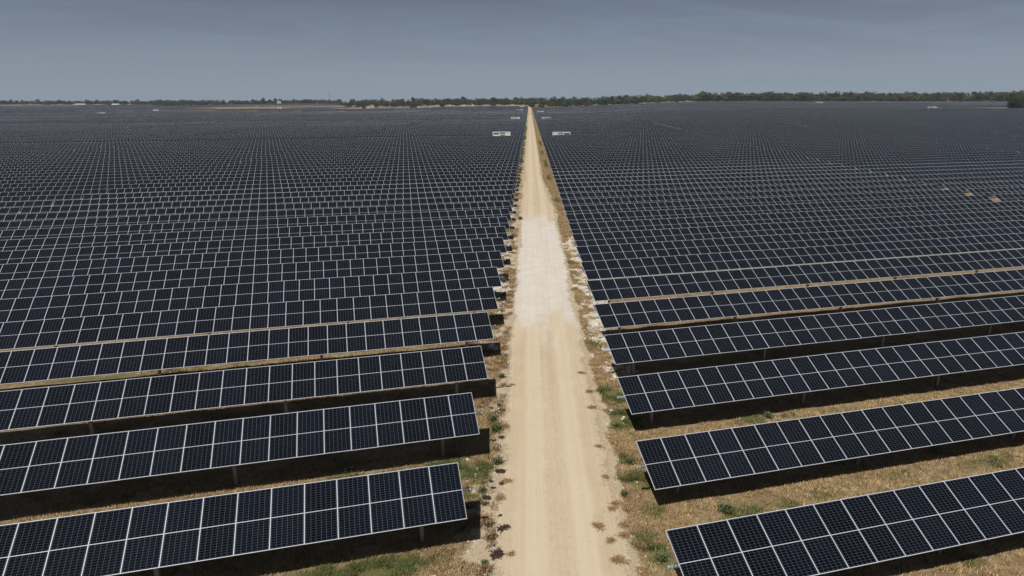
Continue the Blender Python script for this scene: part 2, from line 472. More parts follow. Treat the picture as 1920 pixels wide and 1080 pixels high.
GZ = height(GX, GY)
micro = (fbm(GX / 1.6, GY / 1.6, 31, 3) - .5) * .12 * sstep(.6, 1.9, np.maximum(A - ROAD_R, ROAD_L - A)) * (1 - sstep(70, 90, Lg)) * (np.abs(A) < 46)
GZ = GZ + micro
ny, nx = A.shape
idx = np.arange(ny * nx).reshape(ny, nx)
Fg = np.stack([idx[:-1, :-1], idx[:-1, 1:], idx[1:, 1:], idx[1:, :-1]], -1).reshape(-1, 4)
green = np.zeros_like(A)
def green_at(X, Y):
    g = np.zeros_like(X)
    w = (fbm(X / .9, Y / .9, 77, 4) - .5)
    for (x, y, rx, ry, s) in GREEN:
        d = np.sqrt(((X - x) / rx) ** 2 + ((Y - y) / ry) ** 2) + w * 1.4
        g = np.maximum(g, s * (1 - sstep(.4, 1.25, d)))
    AQ = X * RNV[0] + Y * RNV[1]; LQ = X * RD[0] + Y * RD[1]
    for (a_, l_, ra, rl, s) in VERGE_GREEN:
        d = np.sqrt(((AQ - a_) / ra) ** 2 + ((LQ - l_) / rl) ** 2) + w * 1.2
        g = np.maximum(g, s * (1 - sstep(.4, 1.2, d)))
    bg = sstep(.60, .78, fbm(X / 2.6, Y / 1.3, 55, 4)) * .55
    return np.clip(np.maximum(g, bg), 0, 1.2)
def pale_at(A_, L_, X, Y):
    d = np.maximum(A_ - road_r(L_), ROAD_L - A_)
    w = (fbm(X / .8, Y / .8, 91, 4) - .5)
    w2 = (fbm(X / 5, Y / 5, 17, 2) - .5)
    lim = np.where(A_ > 1, .42, 1.25)
    p = 1 - sstep(-.35, .55, d / lim - .55 + w * 1.5 + w2 * 1.6)
    for (a, l, ra, rl, s) in PALE:
        dd = np.sqrt(((A_ - a) / ra) ** 2 + ((L_ - l) / rl) ** 2) + w * 1.0
        p = np.maximum(p, s * (1 - sstep(.6, 1.2, dd)))
    return np.clip(p, 0, 1)
def rubble_at(A_, L_, X, Y):
    w = (fbm(X / .8, Y / .8, 91, 4) - .5); p = np.zeros_like(A_)
    for (a, l, ra, rl, s) in PALE:
        dd = np.sqrt(((A_ - a) / ra) ** 2 + ((L_ - l) / rl) ** 2) + w * 1.0
        p = np.maximum(p, s * (1 - sstep(.6, 1.2, dd)))
    return np.clip(p, 0, 1)
green = green_at(GX, GY); pale = pale_at(A, Lg, GX, GY); rub = rubble_at(A, Lg, GX, GY)

def ground_material():
    m, nt, b = new_mat('ground'); k = N(nt)
    tc = k.n('ShaderNodeTexCoord').outputs['Object']
    n1 = k.noise(tc, .35, 5, .6); n2 = k.noise(tc, 3.0, 6, .65); n3 = k.noise(tc, 22, 5, .7); n4 = k.noise(tc, 9.0, 4, .6, .6)
    dry = k.ramp(n2, [(.28, (.13, .09, .047)), (.45, (.24, .175, .096)), (.6, (.345, .26, .15)), (.75, (.43, .34, .215))])
    dry = k.mix(k.m('MULTIPLY', k.step(n1, .42, .62), .5), dry, (.23, .155, .085))
    dry = k.mix(k.m('MULTIPLY', k.step(n3, .5, .66), .75), dry, (.085, .058, .032))
    grn = k.ramp(n3, [(.3, (.045, .062, .018)), (.55, (.105, .125, .038)), (.75, (.19, .19, .075))])
    g = k.m('ADD', k.attr('green'), k.m('MULTIPLY', k.m('SUBTRACT', n3, .5), .9))
    c = k.mix(k.m('MULTIPLY', k.step(g, .35, .9), .72), dry, grn)
    sand = k.ramp(n2, [(.3, (.44, .355, .245)), (.7, (.53, .44, .31))])
    sand = k.mix(k.m('MULTIPLY', k.step(n3, .54, .66), .5), sand, (.25, .185, .115)); sand = k.mix(k.m('MULTIPLY', k.step(n3, .44, .36), .45), sand, (.68, .62, .5))
    lime = k.ramp(n3, [(.3, (.22, .19, .14)), (.46, (.50, .46, .38)), (.7, (.74, .71, .64))])
    pl = k.mix(k.step(k.attr('rubble'), .35, .8), sand, lime)
    # scattered litter, stones and stubble on the pale verge
    pl = k.mix(k.m('MULTIPLY', k.step(n4, .56, .68), .65), pl, (.20, .135, .075))
    p = k.m('ADD', k.attr('pale'), k.m('MULTIPLY', k.m('SUBTRACT', n4, .5), 1.1))
    c = k.mix(k.step(p, .42, .68), c, pl)
    # far bare strips of tan earth
    c = k.mix(k.attr('bare'), c, k.ramp(n1, [(.3, (.27, .19, .115)), (.7, (.36, .27, .17))]))
    k.l(c, b.inputs['Base Color']); b.inputs['Roughness'].default_value = .95
    b.inputs['Specular IOR Level'].default_value = .15
    h = k.m('ADD', k.m('MULTIPLY', n3, .5), k.m('MULTIPLY', n4, .6))
    k.bump(h, .75, .10, b)
    return m
M_GROUND = ground_material()
me = np_mesh('ground', np.stack([GX.ravel(), GY.ravel(), GZ.ravel()], 1), Fg, M_GROUND, smooth=True)
F_ = GX * Fv.x + GY * Fv.y; U_ = (GX * Rv.x + GY * Rv.y) / np.maximum(F_, 1)
bare = np.zeros_like(A)
bare = np.maximum(bare, (1 - sstep(.7, 1.1, np.sqrt(((U_ + .405) / .10) ** 2 + ((F_ - 1180) / 130) ** 2))))
bare = np.maximum(bare, sstep(1000, 1030, F_) * (1 - sstep(1500, 1600, F_)) * sstep(-.30, -.24, U_) * np.maximum(1 - sstep(.0, .03, U_), sstep(.195, .205, U_) * (1 - sstep(.285, .295, U_))))
und = sstep(960, 985, F_) * (1 - bare) * sstep(.01, .05, U_)
green = np.maximum(green, 1.3 * und); pale = pale * (1 - und)
xg = (1 - sstep(10, 14, np.abs(Lg - 818))) * (np.abs(A - 1.3) < 22); green = np.maximum(green, xg * .7); pale = pale * (1 - xg)
bare = bare * (F_ > 200)
for nme, arr in (('green', green), ('pale', pale), ('rubble', rub), ('bare', bare)):
    at = me.attributes.new(nme, 'FLOAT', 'POINT'); at.data.foreach_set('value', arr.astype(np.float32).ravel())
tag(link('ground', me), kind='structure')

# road sheet with ragged edges
def road_material():
    m, nt, b = new_mat('road_dirt'); k = N(nt)
    uv = k.n('ShaderNodeUVMap', uv_map='UVMap').outputs[0]
    sx = k.n('ShaderNodeSeparateXYZ'); k.l(uv, sx.inputs[0]); a, l = sx.outputs[0], sx.outputs[1]
    def vec(fa, fl):
        c = k.n('ShaderNodeCombineXYZ'); k.l(k.m('MULTIPLY', a, fa), c.inputs[0]); k.l(k.m('MULTIPLY', l, fl), c.inputs[1]); return c.outputs[0]
    iso = vec(1, 1)
    streak = k.noise(vec(3.2, .035), 1.0, 5, .6); fine = k.noise(iso, 14, 6, .7); blot = k.noise(iso, .5, 4, .6); gr = k.noise(iso, 60, 3, .6)
    c = k.ramp(blot, [(.3, (.47, .38, .26)), (.7, (.53, .435, .305))])
    c = k.mix(k.m('MULTIPLY', k.step(streak, .42, .66), .35), c, (.60, .505, .37))
    c = k.mix(k.m('MULTIPLY', k.step(streak, .5, .3), .2), c, (.41, .325, .22))
    c = k.mix(k.m('MULTIPLY', k.step(fine, .56, .74), .35), c, (.38, .29, .19))
    c = k.mix(k.m('MULTIPLY', k.step(gr, .58, .75), .35), c, (.72, .64, .5))
    # lighter compacted wheel lanes and a loose crown between them
    for cen, w in ((.35, .42), (2.25, .42)):
        d = k.m('ABSOLUTE', k.m('SUBTRACT', a, k.m('ADD', cen, k.m('MULTIPLY', k.m('SUBTRACT', blot, .5), .5))))
        c = k.mix(k.m('MULTIPLY', k.step(d, w + .2, w - .15), .5), c, (.62, .525, .39))
    for cen in (.95, 1.35, 1.62, -.6, 3.1, 3.35):
        d = k.m('ABSOLUTE', k.m('SUBTRACT', a, cen)); pb = k.noise(vec(9, 2.2), 1.0, 4, .7)
        c = k.mix(k.m('MULTIPLY', k.m('MULTIPLY', k.step(d, .22, .05), k.step(pb, .52, .66)), .5), c, (.36, .285, .19))
    med = k.noise(iso, 4.5, 6, .75)
    c = k.mix(k.m('MULTIPLY', k.step(med, .55, .7), .3), c, (.40, .315, .205)); c = k.mix(k.m('MULTIPLY', k.step(med, .44, .34), .3), c, (.66, .58, .45))
    # pale crushed-rock stretch
    rag = k.m('ADD', k.m('MULTIPLY', k.m('SUBTRACT', k.noise(vec(.9, .16), 1.0, 5, .6), .5), 13), k.m('ADD', k.m('MULTIPLY', a, .45), k.m('MULTIPLY', k.m('SUBTRACT', k.noise(vec(.55, .14), 1.0, 3, .55), .5), 24)))
    ll = k.m('ADD', l, rag)
    pt = k.m('MULTIPLY', k.step(ll, 41.5, 49), k.step(ll, 95, 81))
    edge = k.m('ADD', a, k.m('MULTIPLY', k.m('SUBTRACT', k.noise(vec(.6, .55), 1.0, 4, .6), .5), 1.6))
    pt = k.m('MULTIPLY', pt, k.m('MULTIPLY', k.step(edge, -1.7, -.7), k.step(edge, 4.5, 3.4)))
    pc = k.ramp(k.noise(vec(.8, .9), .8, 7, .7), [(.3, (.55, .515, .46)), (.55, (.62, .59, .545)), (.75, (.70, .68, .635))])
    pc = k.mix(k.m('MULTIPLY', k.step(fine, .55, .75), .35), pc, (.46, .40, .32)); pc = k.mix(k.m('MULTIPLY', k.step(streak, .48, .62), .4), pc, (.52, .45, .36))
    c = k.mix(k.m('MULTIPLY', pt, .85), c, pc)
    ed = k.m('ADD', k.attr('edge'), k.m('ADD', k.m('MULTIPLY', k.m('SUBTRACT', k.noise(iso, 3.5, 6, .75), .5), 1.5), k.m('MULTIPLY', k.m('SUBTRACT', fine, .5), .8)))
    al = k.m('MULTIPLY', k.step(ed, .22, .42), k.m('SUBTRACT', 1, k.m('MULTIPLY', k.step(l, 806, 809), k.step(l, 832, 829))))
    k.l(al, b.inputs['Alpha'])
    k.l(c, b.inputs['Base Color']); b.inputs['Roughness'].default_value = .93; b.inputs['Specular IOR Level'].default_value = .2
    h = k.m('ADD', k.m('MULTIPLY', fine, .35), k.m('MULTIPLY', streak, .9)); k.bump(h, .5, .05, b)
    return m
ls = np.concatenate([np.arange(10, 90, .3), np.geomspace(90.5, 1180, 230)])
el = ROAD_L - .3 + (fbm(ls / 1.1, ls * 0, 3, 4) - .5) * .6 + (fbm(ls / 9, ls * 0, 9, 2) - .5) * .7
er = road_r(ls) + .3 + (fbm(ls / 1.1, ls * 0 + 5, 13, 4) - .5) * .6 + (fbm(ls / 9, ls * 0 + 3, 19, 2) - .5) * .7
T = np.array([0, .04, .09, .15, .3, .5, .7, .85, .91, .96, 1.])
RA = el[:, None] * (1 - T) + er[:, None] * T; RL = np.repeat(ls[:, None], 11, 1)
RX = RNV[0] * RA + RD[0] * RL; RY = RNV[1] * RA + RD[1] * RL
crown = .006 + .035 * (1 - (2 * T - 1) ** 2)
RZ = height(RX, RY) + crown + RL * .00006
i2 = np.arange(RX.size).reshape(RX.shape)
Fr = np.stack([i2[:-1, :-1], i2[:-1, 1:], i2[1:, 1:], i2[1:, :-1]], -1).reshape(-1, 4)
me = np_mesh('dirt_road', np.stack([RX.ravel(), RY.ravel(), RZ.ravel()], 1), Fr, road_material(), smooth=True)
uvl = me.uv_layers.new(name='UVMap'); uvl.data.foreach_set('uv', np.stack([RA.ravel(), RL.ravel()], 1)[Fr.ravel()].astype(np.float32).ravel())
at = me.attributes.new('edge', 'FLOAT', 'POINT'); at.data.foreach_set('value', np.minimum(RA - el[:, None], er[:, None] - RA).astype(np.float32).ravel())
tag(link('dirt_road', me), kind='structure')

# ------------------------------------------------------------------ low vegetation and rubble
def leafy_mat(name, stops, rough=.8):
    m, nt, b = new_mat(name); k = N(nt)
    geo = k.n('ShaderNodeNewGeometry'); tc = k.n('ShaderNodeTexCoord').outputs['Object']
    f = k.m('ADD', k.m('MULTIPLY', geo.outputs['Random Per Island'], .6), k.m('MULTIPLY', k.noise(tc, .8, 3), .4))
    k.l(k.ramp(f, stops), b.inputs['Base Color']); b.inputs['Roughness'].default_value = rough
    b.inputs['Specular IOR Level'].default_value = .2
    return m
M_DRY = leafy_mat('dry_grass', [(.12, (.16, .10, .045)), (.35, (.35, .245, .12)), (.6, (.52, .39, .21)), (.85, (.66, .53, .33))])
M_GREENG = leafy_mat('green_grass', [(.12, (.04, .065, .018)), (.45, (.085, .12, .032)), (.75, (.17, .18, .065)), (.92, (.32, .27, .13))])
M_WEED = leafy_mat('weed_leaf', [(.15, (.06, .08, .03)), (.5, (.12, .15, .06)), (.85, (.26, .27, .14))])
M_DARKW = leafy_mat('withered_leaf', [(.15, (.020, .013, .012)), (.5, (.045, .028, .022)), (.85, (.10, .062, .040))])
M_RUSTW = leafy_mat('rusty_tuft', [(.15, (.17, .09, .038)), (.5, (.33, .195, .09)), (.85, (.50, .34, .18))])
M_ROCK = simple_mat('limestone', (.62, .58, .50), .9, 0, .25, 6, .4)

def blades(X, Y, Z, n_per, h, spread, width, lean=.6, r=rng):
    """triangular blades around tuft centres -> V, F"""
    n = len(X) * n_per
    cx = np.repeat(X, n_per); cyy = np.repeat(Y, n_per); cz = np.repeat(Z, n_per)
    hh = np.repeat(np.broadcast_to(h, len(X)), n_per) * r.uniform(.5, 1.15, n)
    th = r.uniform(0, 2 * PI, n); rr = spread * np.sqrt(r.uniform(0, 1, n))
    bx = cx + rr * np.cos(th); by = cyy + rr * np.sin(th)
    t2 = th + r.normal(0, .7, n); ln = lean * hh * r.uniform(.2, 1.3, n)
    tx = bx + ln * np.cos(t2); ty = by + ln * np.sin(t2); tz = cz + hh
    w = width * r.uniform(.6, 1.4, n); px_ = -np.sin(t2 + r.normal(0, .8, n)) * w; py_ = np.cos(t2) * w
    V = np.stack([np.stack([bx - px_, by - py_, cz - .02], 1), np.stack([bx + px_, by + py_, cz - .02], 1), np.stack([tx, ty, tz], 1)], 1).reshape(-1, 3)
    F = np.arange(n * 3).reshape(-1, 3)
    return V, F
def scatter(n, amin, amax, lmin, lmax):
    # denser near the camera
    l = lmin * (lmax / lmin) ** rng.uniform(0, 1, n); a = rng.uniform(amin, amax, n)
    return a, l
def in_view(X, Y, m=60):
    px, py, d = project(np.stack([X, Y, np.zeros_like(X)], 1))
    return (d > 1) & (px > -m) & (px < 1920 + m) & (py < 1080 + m) & (py > 190)
def zg(X, Y, a):
    return height(X, Y) + (fbm(X / 1.6, Y / 1.6, 31, 3) - .5) * .12 * sstep(.6, 1.9, np.maximum(a - ROAD_R, ROAD_L - a))
a, l = scatter(420000, -24, 38, 14, 70)
a2, l2 = scatter(60000, 3.4, 7.2, 14, 75); a3, l3 = scatter(60000, -4.5, -.9, 14, 75); a4, l4 = scatter(34000, 2.9, 6.0, 75, 420); a5, l5 = scatter(26000, -4.2, -1.2, 75, 420)
a = np.concatenate([a, a2, a3, a4, a5]); l = np.concatenate([l, l2, l3, l4, l5])
X = RNV[0] * a + RD[0] * l; Y = RNV[1] * a + RD[1] * l
ok = in_view(X, Y) & (np.maximum(a - road_r(l), ROAD_L - a) > .15); a, l, X, Y = a[ok], l[ok], X[ok], Y[ok]
pv = pale_at(a, l, X, Y); gv = green_at(X, Y); clump = fbm(X / .7, Y / .7, 41, 3)
keep = rng.uniform(0, 1, len(X)) < (1 - pv) * sstep(.3, .6, clump) + pv * sstep(.5, .66, clump) * .5
a, l, X, Y, gv, pv = a[keep], l[keep], X[keep], Y[keep], gv[keep], pv[keep]
isg = gv + rng.normal(0, .18, len(X)) > .5
Z = zg(X, Y, a); big = 1 + (l > 75) * 1.2
print('tufts', len(X), isg.sum())
for nm, sel, mat, lab, cat in (('dry_grass', ~isg, M_DRY, 'short dry straw-coloured grass covering the ground between the rows', 'grass'),
                               ('green_grass', isg, M_GREENG, 'patches of green grass growing at the row ends', 'grass')):
    Vb, Fb = blades(X[sel], Y[sel], Z[sel], 6, (.13 if nm == 'dry_grass' else .16) * big[sel], .12, .011, 1.1)
    mi = (rng.uniform(0, 1, len(Fb) // 6) < np.where(pv[sel] > .3, .55, .10)).repeat(6).astype(int) if nm == 'dry_grass' else None
    if mi is not None:
        dk = ((rng.uniform(0, 1, len(Fb) // 6) < .35) & (pv[sel] > .3) & (a[sel] < 1)).repeat(6); mi[dk] = 2
    tag(link(nm, np_mesh(nm, Vb, Fb, [mat, M_RUSTW, M_DARKW], mi)), lab, cat, kind='stuff')
# rubble
def rock_batch(X, Y, Z, S):
    base = np.array([(-1, -1, -.6), (1, -1, -.6), (1, 1, -.6), (-1, 1, -.6), (-.7, -.7, .6), (.7, -.8, .5), (.6, .7, .7), (-.8, .6, .45)], float)
    n = len(X); B = base[None] * rng.uniform(.6, 1.25, (n, 8, 3))
    th = rng.uniform(0, 2 * PI, n); c, s = np.cos(th)[:, None], np.sin(th)[:, None]
    x = B[:, :, 0] * c - B[:, :, 1] * s; y = B[:, :, 0] * s + B[:, :, 1] * c
    P = np.stack([x, y, B[:, :, 2] * .7], 2) * S[:, None, None] + np.stack([X, Y, Z], 1)[:, None, :]
    F = np.array([(0, 3, 2, 1), (4, 5, 6, 7), (0, 1, 5, 4), (1, 2, 6, 5), (2, 3, 7, 6), (3, 0, 4, 7)])
    return P.reshape(-1, 3), (F[None] + (np.arange(n) * 8)[:, None, None]).reshape(-1, 4)
a, l = scatter(60000, -5, 8.5, 16, 110); X = RNV[0] * a + RD[0] * l; Y = RNV[1] * a + RD[1] * l
rb = rubble_at(a, l, X, Y); dd = np.maximum(a - ROAD_R, ROAD_L - a)
ok = in_view(X, Y) & (dd > .1) & (rng.uniform(0, 1, len(X)) < rb * .55 + .06 * (dd < 1.8)) | (in_view(X, Y) & (dd < 0) & (rng.uniform(0, 1, len(X)) < .03))
a, l, X, Y = a[ok], l[ok], X[ok], Y[ok]
S = np.clip(rng.lognormal(-3.1, .55, len(X)), .015, .2) * np.where(rubble_at(a, l, X, Y) > .4, 1.3, .7) * np.where(np.maximum(a - ROAD_R, ROAD_L - a) < 0, .55, 1)
Vb, Fb = rock_batch(X, Y, zg(X, Y, a), S)
tag(link('limestone_rubble', np_mesh('limestone_rubble', Vb, Fb, M_ROCK)), 'broken white limestone rubble heaped along both sides of the road', 'rubble', kind='stuff')
print('rocks', len(X))

# single weeds the photo shows along the verge: flat dark mats, rusty tufts, upright green weeds
def rosette_mesh(name, mat, R, n, hgt, flat, wl, wh):
    r = np.random.default_rng(sum(map(ord, name)) + n); V = []; F = []
    for i in range(n):
        th = r.uniform(0, 2 * PI); L = R * r.uniform(.3, 1.25); w = R * r.uniform(wl, wh); c, s = math.cos(th), math.sin(th)
        z0 = r.uniform(.0, .03); z1 = hgt * r.uniform(.4, 1.1); z2 = z1 * (.35 if flat else 1.0)
        sx, sy = r.normal(0, R * .38), r.normal(0, R * .22)
        k = len(V)
        V += [(sx - s * w * .3, sy + c * w * .3, z0), (sx + s * w * .3, sy - c * w * .3, z0), (sx + c * L * .6 + s * w, sy + s * L * .6 - c * w, z1), (sx + c * L * .6 - s * w, sy + s * L * .6 + c * w, z1), (sx + c * L, sy + s * L, z2)]
        F += [(k, k + 1, k + 2, k + 3), (k + 3, k + 2, k + 4)]
    me = bpy.data.meshes.new(name); me.from_pydata(V, [], F); me.materials.append(mat); me.update(); return me
DARKM = [rosette_mesh('dark_weed_mat', M_DARKW, .22, 90 + 9 * i, .06, True, .05, .13) for i in range(3)]
RUSTM = [rosette_mesh('rusty_grass_tuft', M_RUSTW, .27, 150 + 9 * i, .13, True, .015, .035) for i in range(3)]
GRNM = [rosette_mesh('green_weed', M_WEED, .20, 150 + 9 * i, .30, False, .03, .08) for i in range(3)]
def weeds(meshes, name, cat, group, spots, base_lab):
    for i, (px, py, s, where) in enumerate(spots):
        x, y = unproj(px, py); av = x * RNV[0] + y * RNV[1]
        o = link(name, meshes[i % 3], None, (x, y, float(zg(np.array(x), np.array(y), np.array(av))) + .01), (0, 0, random.uniform(0, 6.28)))
        o.scale = (s, s, s * random.uniform(.8, 1.1)); tag(o, base_lab + ' ' + where, cat, group)
weeds(DARKM, 'dark_weed_mat', 'weed', 'dark withered weeds on the left verge', [
    (944, 991, 1.0, 'nearest the wheel track, alone'), (924, 1008, .85, 'beside a rusty tuft, below the lone one'), (932, 1040, 1.15, 'largest, near the bottom edge'),
    (918, 983, .7, 'just right of the nearest left row shadow corner'), (938, 884, .95, 'under a green weed'), (941, 907, .6, 'small, halfway up the nearest left panel'),
    (920, 902, .5, 'small, at the grass edge by the tube end'), (912, 934, .8, 'wide, above the shadow corner'), (909, 945, .7, 'touching the top of the shadow corner'),
    (941, 769, .7, 'beside the second left row'), (936, 760, .6, 'smaller, above its neighbour by the second row'), (940, 820, .7, 'below a pale green weed by the second row'),
    (955, 725, .5, 'by the third left row'), (921, 765, .5, 'at the grass edge by the second row'), (938, 967, .4, 'tiny, left of the road tracks'),
    (925, 915, .45, 'tiny, among stones')], 'flat dark withered weed')
weeds(RUSTM, 'rusty_grass_tuft', 'grass tuft', 'rusty dried grass tufts on the verges', [
    (937, 935, .9, 'between dark weeds on the left verge'), (950, 903, .8, 'on the left sand beside the tracks'), (958, 1040, .6, 'at the bottom of the left verge'),
    (948, 800, .9, 'beside the second left row'), (960, 722, .6, 'by the third left row'), (1122, 988, .9, 'alone on the right edge of the road'),
    (1154, 945, .8, 'on the right verge above two dark specks'), (1148, 955, .7, 'leaning beside its neighbour right of the road'), (1160, 1052, 1.0, 'at the bottom right verge'),
    (1170, 985, .8, 'straw coloured on the right verge'), (1110, 765, .9, 'spilling onto the road by the second right row'), (1105, 735, .9, 'spilling onto the road by the third right row'),
    (1123, 838, .7, 'right verge beside the second row'), (1135, 895, .6, 'small on the right verge'), (1105, 1018, .3, 'tiny dark speck on the right side of the road'),
    (1170, 1005, .9, 'low on the right verge'), (1145, 1015, .7, 'reddish at the road edge, lower right'), (1090, 700, .8, 'on the right road edge far up'),
    (945, 655, .9, 'left road edge by the fourth row'), (935, 668, .8, 'under the fourth left row end')], 'rusty dried grass tuft')
weeds(GRNM, 'green_weed', 'weed', 'leafy green weeds along the verges', [
    (932, 870, 1.25, 'at the head of the dark mats on the left'), (904, 922, .9, 'beside the nearest left tube end'), (928, 808, 1.3, 'tall, by the second left row'),
    (925, 790, 1.1, 'above the tall one by the second left row'), (941, 708, 1.0, 'by the third left row'), (908, 1058, .6, 'small at the bottom of the left verge'),
    (653, 885, 1.5, 'showing above the nearest left row'), (1200, 803, .9, 'in the shadow corner of the second right row'), (1358, 962, 1.4, 'behind the nearest right row'),
    (1240, 1050, 1.2, 'at the nearest right tube end'), (1170, 930, .8, 'on the right verge beside the second row'), (1440, 783, 1.0, 'between the second and third right rows'),
    (1156, 800, .9, 'dark green, right verge by the third row'), (1180, 868, .9, 'left of the second right row'), (976, 412, 1.6, 'left of the far end of the pale patch'),
    (945, 530, 1.3, 'left of the pale patch, beside the sixth row')], 'leafy green weed')

# ------------------------------------------------------------------ inverter stations
M_WHITE = simple_mat('white_paint', (.88, .89, .90), .45, 0, .04, 2)
M_GREY = simple_mat('grey_vents', (.17, .19, .21), .6)
M_DARKG = simple_mat('dark_recess', (.035, .04, .045), .7)
M_BLUE = simple_mat('blue_tarpaulin', (.06, .25, .62), .6)
def part(name, boxes, mat, parent):
    b = MB()
    for q in boxes: b.box(*q)
    return link(name, b.mesh(name, mat), parent)
def station(px, f, lab, W=7.3, blue=False, mirror=False):
    x, y = at_fwd(px, f); r = empty('inverter_station', (x, y, H1(x, y) + .5), (0, 0, YAW + .03))
    tag(r, lab, 'inverter', 'white inverter stations among the rows')
    s = -1 if mirror else 1
    def B(x0, x1, y0, y1, z0, z1): return (min(s * x0, s * x1), max(s * x0, s * x1), y0, y1, z0, z1)
    h = W / 2
    part('skid', [B(-h, h, -1.1, 1.1, 0, .25)] + [B(-h + .4 + i * 1.75, -h + .65 + i * 1.75, yy, yy + .25, -1.7, -.002) for i in range(5) for yy in (-.9, .65)] + [ B(-h, -h + .3, -.9, -.6, .25, .9), B(h - .3, h, -.9, -.6, .25, .9)], M_STEEL, r)
    inv = part('inverter_cabinet', [B(-h + .05, -h + 3.1, -.95, .95, .9, 3.05)], M_WHITE, r)
    part('vent', [B(-h + .45, -h + 2.7, -.975, -.952, 2.15, 2.75), B(-h + .3, -h + .42, -.975, -.952, 1.5, 2.8)], M_DARKG, inv)
    tr = part('transformer', [B(-h + 3.35, -h + 4.9, -.75, .75, .26, 2.45)], M_WHITE, r)
    part('radiator', [B(-h + 3.45 + i * .2, -h + 3.53 + i * .2, -.98, -.752, .7, 2.3) for i in range(7)], M_GREY, tr)
    part('bushing', [B(-h + 3.7 + i * .4, -h + 3.82 + i * .4, -.1, .1, 2.452, 2.85) for i in range(3)], M_WHITE, tr)
    sw = part('switchgear_cabinet', [B(-h + 5.1, h - .05, -.95, .95, .9, 2.95)], M_WHITE, r)
    part('door', [B(-h + 5.25, -h + 6.3, -.975, -.952, 1.2, 2.8), B(-h + 6.4, h - .25, -.975, -.952, 1.2, 2.8)], simple_mat('door_paint', (.70, .73, .75), .5), sw)
    part('canopy', [B(-h, h, -1.05, 1.05, 3.06, 3.14)], M_WHITE, r)
    if blue: tag(part('tarpaulin_cover', [B(h + .3, h + 4.2, -1, 1, .6, 2.6)], M_BLUE, r), 'bright blue cover on the end')
    return r
station(941, 262, 'white inverter station left of the road, nearest of all', mirror=False)
station(1053, 262, 'white inverter station right of the road, nearest of all', mirror=True)
station(967, 520, 'small white inverter station left of the road, second from the camera')
station(1025, 520, 'small white inverter station right of the road, second from the camera', mirror=True)
station(1014, 782, 'tiny white inverter station just right of the road, third from the camera')
station(976, 900, 'tiny white inverter station just left of the road, third from the camera')
station(979, 1030, 'farthest white inverter station left of the road, near its end')
station(192, 735, 'white inverter station far to the left, nearest the left edge')
station(293, 1000, 'faint white inverter station on the far left beyond the nearer one')
station(525, 1155, 'white inverter station at the right end of the bare tan strip')
station(483, 1310, 'faint white inverter station behind the bare tan strip')
station(1535, 868, 'white inverter station far right under the wood')
station(1745, 590, 'white inverter station with a bright blue end, far right', blue=True)

# ------------------------------------------------------------------ trees
def tree_mat(name, stops):
    m, nt, b = new_mat(name); k = N(nt)
    geo = k.n('ShaderNodeNewGeometry'); tc = k.n('ShaderNodeTexCoord').outputs['Object']; oi = k.n('ShaderNodeObjectInfo').outputs['Random']
    f = k.m('ADD', k.m('MULTIPLY', geo.outputs['Random Per Island'], .35), k.m('ADD', k.m('MULTIPLY', k.noise(tc, .5, 3), .45), k.m('MULTIPLY', oi, .3)))
    k.l(k.ramp(f, stops), b.inputs['Base Color']); b.inputs['Roughness'].default_value = .8; b.inputs['Specular IOR Level'].default_value = .2
    return m
M_LEAF = tree_mat('oak_foliage', [(.2, (.016, .027, .011)), (.5, (.034, .048, .018)), (.8, (.065, .076, .03))])
M_LEAF2 = tree_mat('olive_foliage', [(.2, (.035, .038, .017)), (.5, (.062, .062, .027)), (.8, (.10, .09, .042))])
M_BARK = simple_mat('bark', (.09, .07, .05), .9, 0, .3, 8, .5)
def crown_mesh(seed, w, h, n, mat, q=.9, base=.08):
    """leaf clumps spread over several lobes; w half-width, h height"""
    r = np.random.default_rng(seed)
    nl = 9; lob = []
    for i in range(nl):
        th = r.uniform(0, 2 * PI); rr = w * .62 * math.sqrt(r.uniform(0, 1)); z = h * r.uniform(base + .1, .80) * (1 - .25 * rr / w)
        lob.append((rr * math.cos(th), rr * math.sin(th), z, w * r.uniform(.32, .52), h * r.uniform(.16, .27)))
    V = []; F = []
    for i in range(n):
        L = lob[r.integers(nl)]; d = r.normal(0, 1, 3); d /= np.linalg.norm(d); rad = r.uniform(.55, 1.06)
        c = np.array([L[0] + d[0] * L[3] * rad, L[1] + d[1] * L[3] * rad, max(h * base, L[2] + d[2] * L[4] * rad)])
        nrm = d + r.normal(0, .55, 3); nrm /= np.linalg.norm(nrm); u = np.cross(nrm, r.normal(0, 1, 3)); u /= np.linalg.norm(u); v = np.cross(nrm, u)
        s = q * r.uniform(.5, 1.2); k = len(V)
        V += [c - u * s, c - v * s * .7, c + u * s * .9 + nrm * s * .2, c + v * s * .8]
        F.append((k, k + 1, k + 2, k + 3))
    return np.array(V), np.array(F)
def trunk_mesh(h, w):
    b = MB(); b.tube((0, 0, -.4), (0, 0, h * .3), .035 * h, 8, r2=.026 * h)
    for i in range(6):
        t = i * 1.05 + .3; z = h * (.2 + .02 * i)
        b.tube((0, 0, z), (w * .5 * math.cos(t), w * .5 * math.sin(t), h * (.5 + .04 * (i % 3))), .017 * h, 6, r2=.006 * h)
    return b.mesh('trunk', M_BARK)
CR = []
for i in range(8):
    w, h = random.uniform(6.2, 8.2), random.uniform(10.5, 13.5)
    Vc, Fc = crown_mesh(100 + i, w, h, 650, None, .85)
    CR.append((Vc, Fc, w, h, np_mesh('crown', Vc, Fc, M_LEAF), np_mesh('crown', Vc, Fc, M_LEAF2), trunk_mesh(h, w)))
BIG = []
for i in range(3):
    Vc, Fc = crown_mesh(200 + i, 7.5 if i else 6.2, 12.5, 2600, None, .5, .04)
    BIG.append((np_mesh('crown', Vc, Fc, M_LEAF), trunk_mesh(12.5, 7)))
ntree = [0]
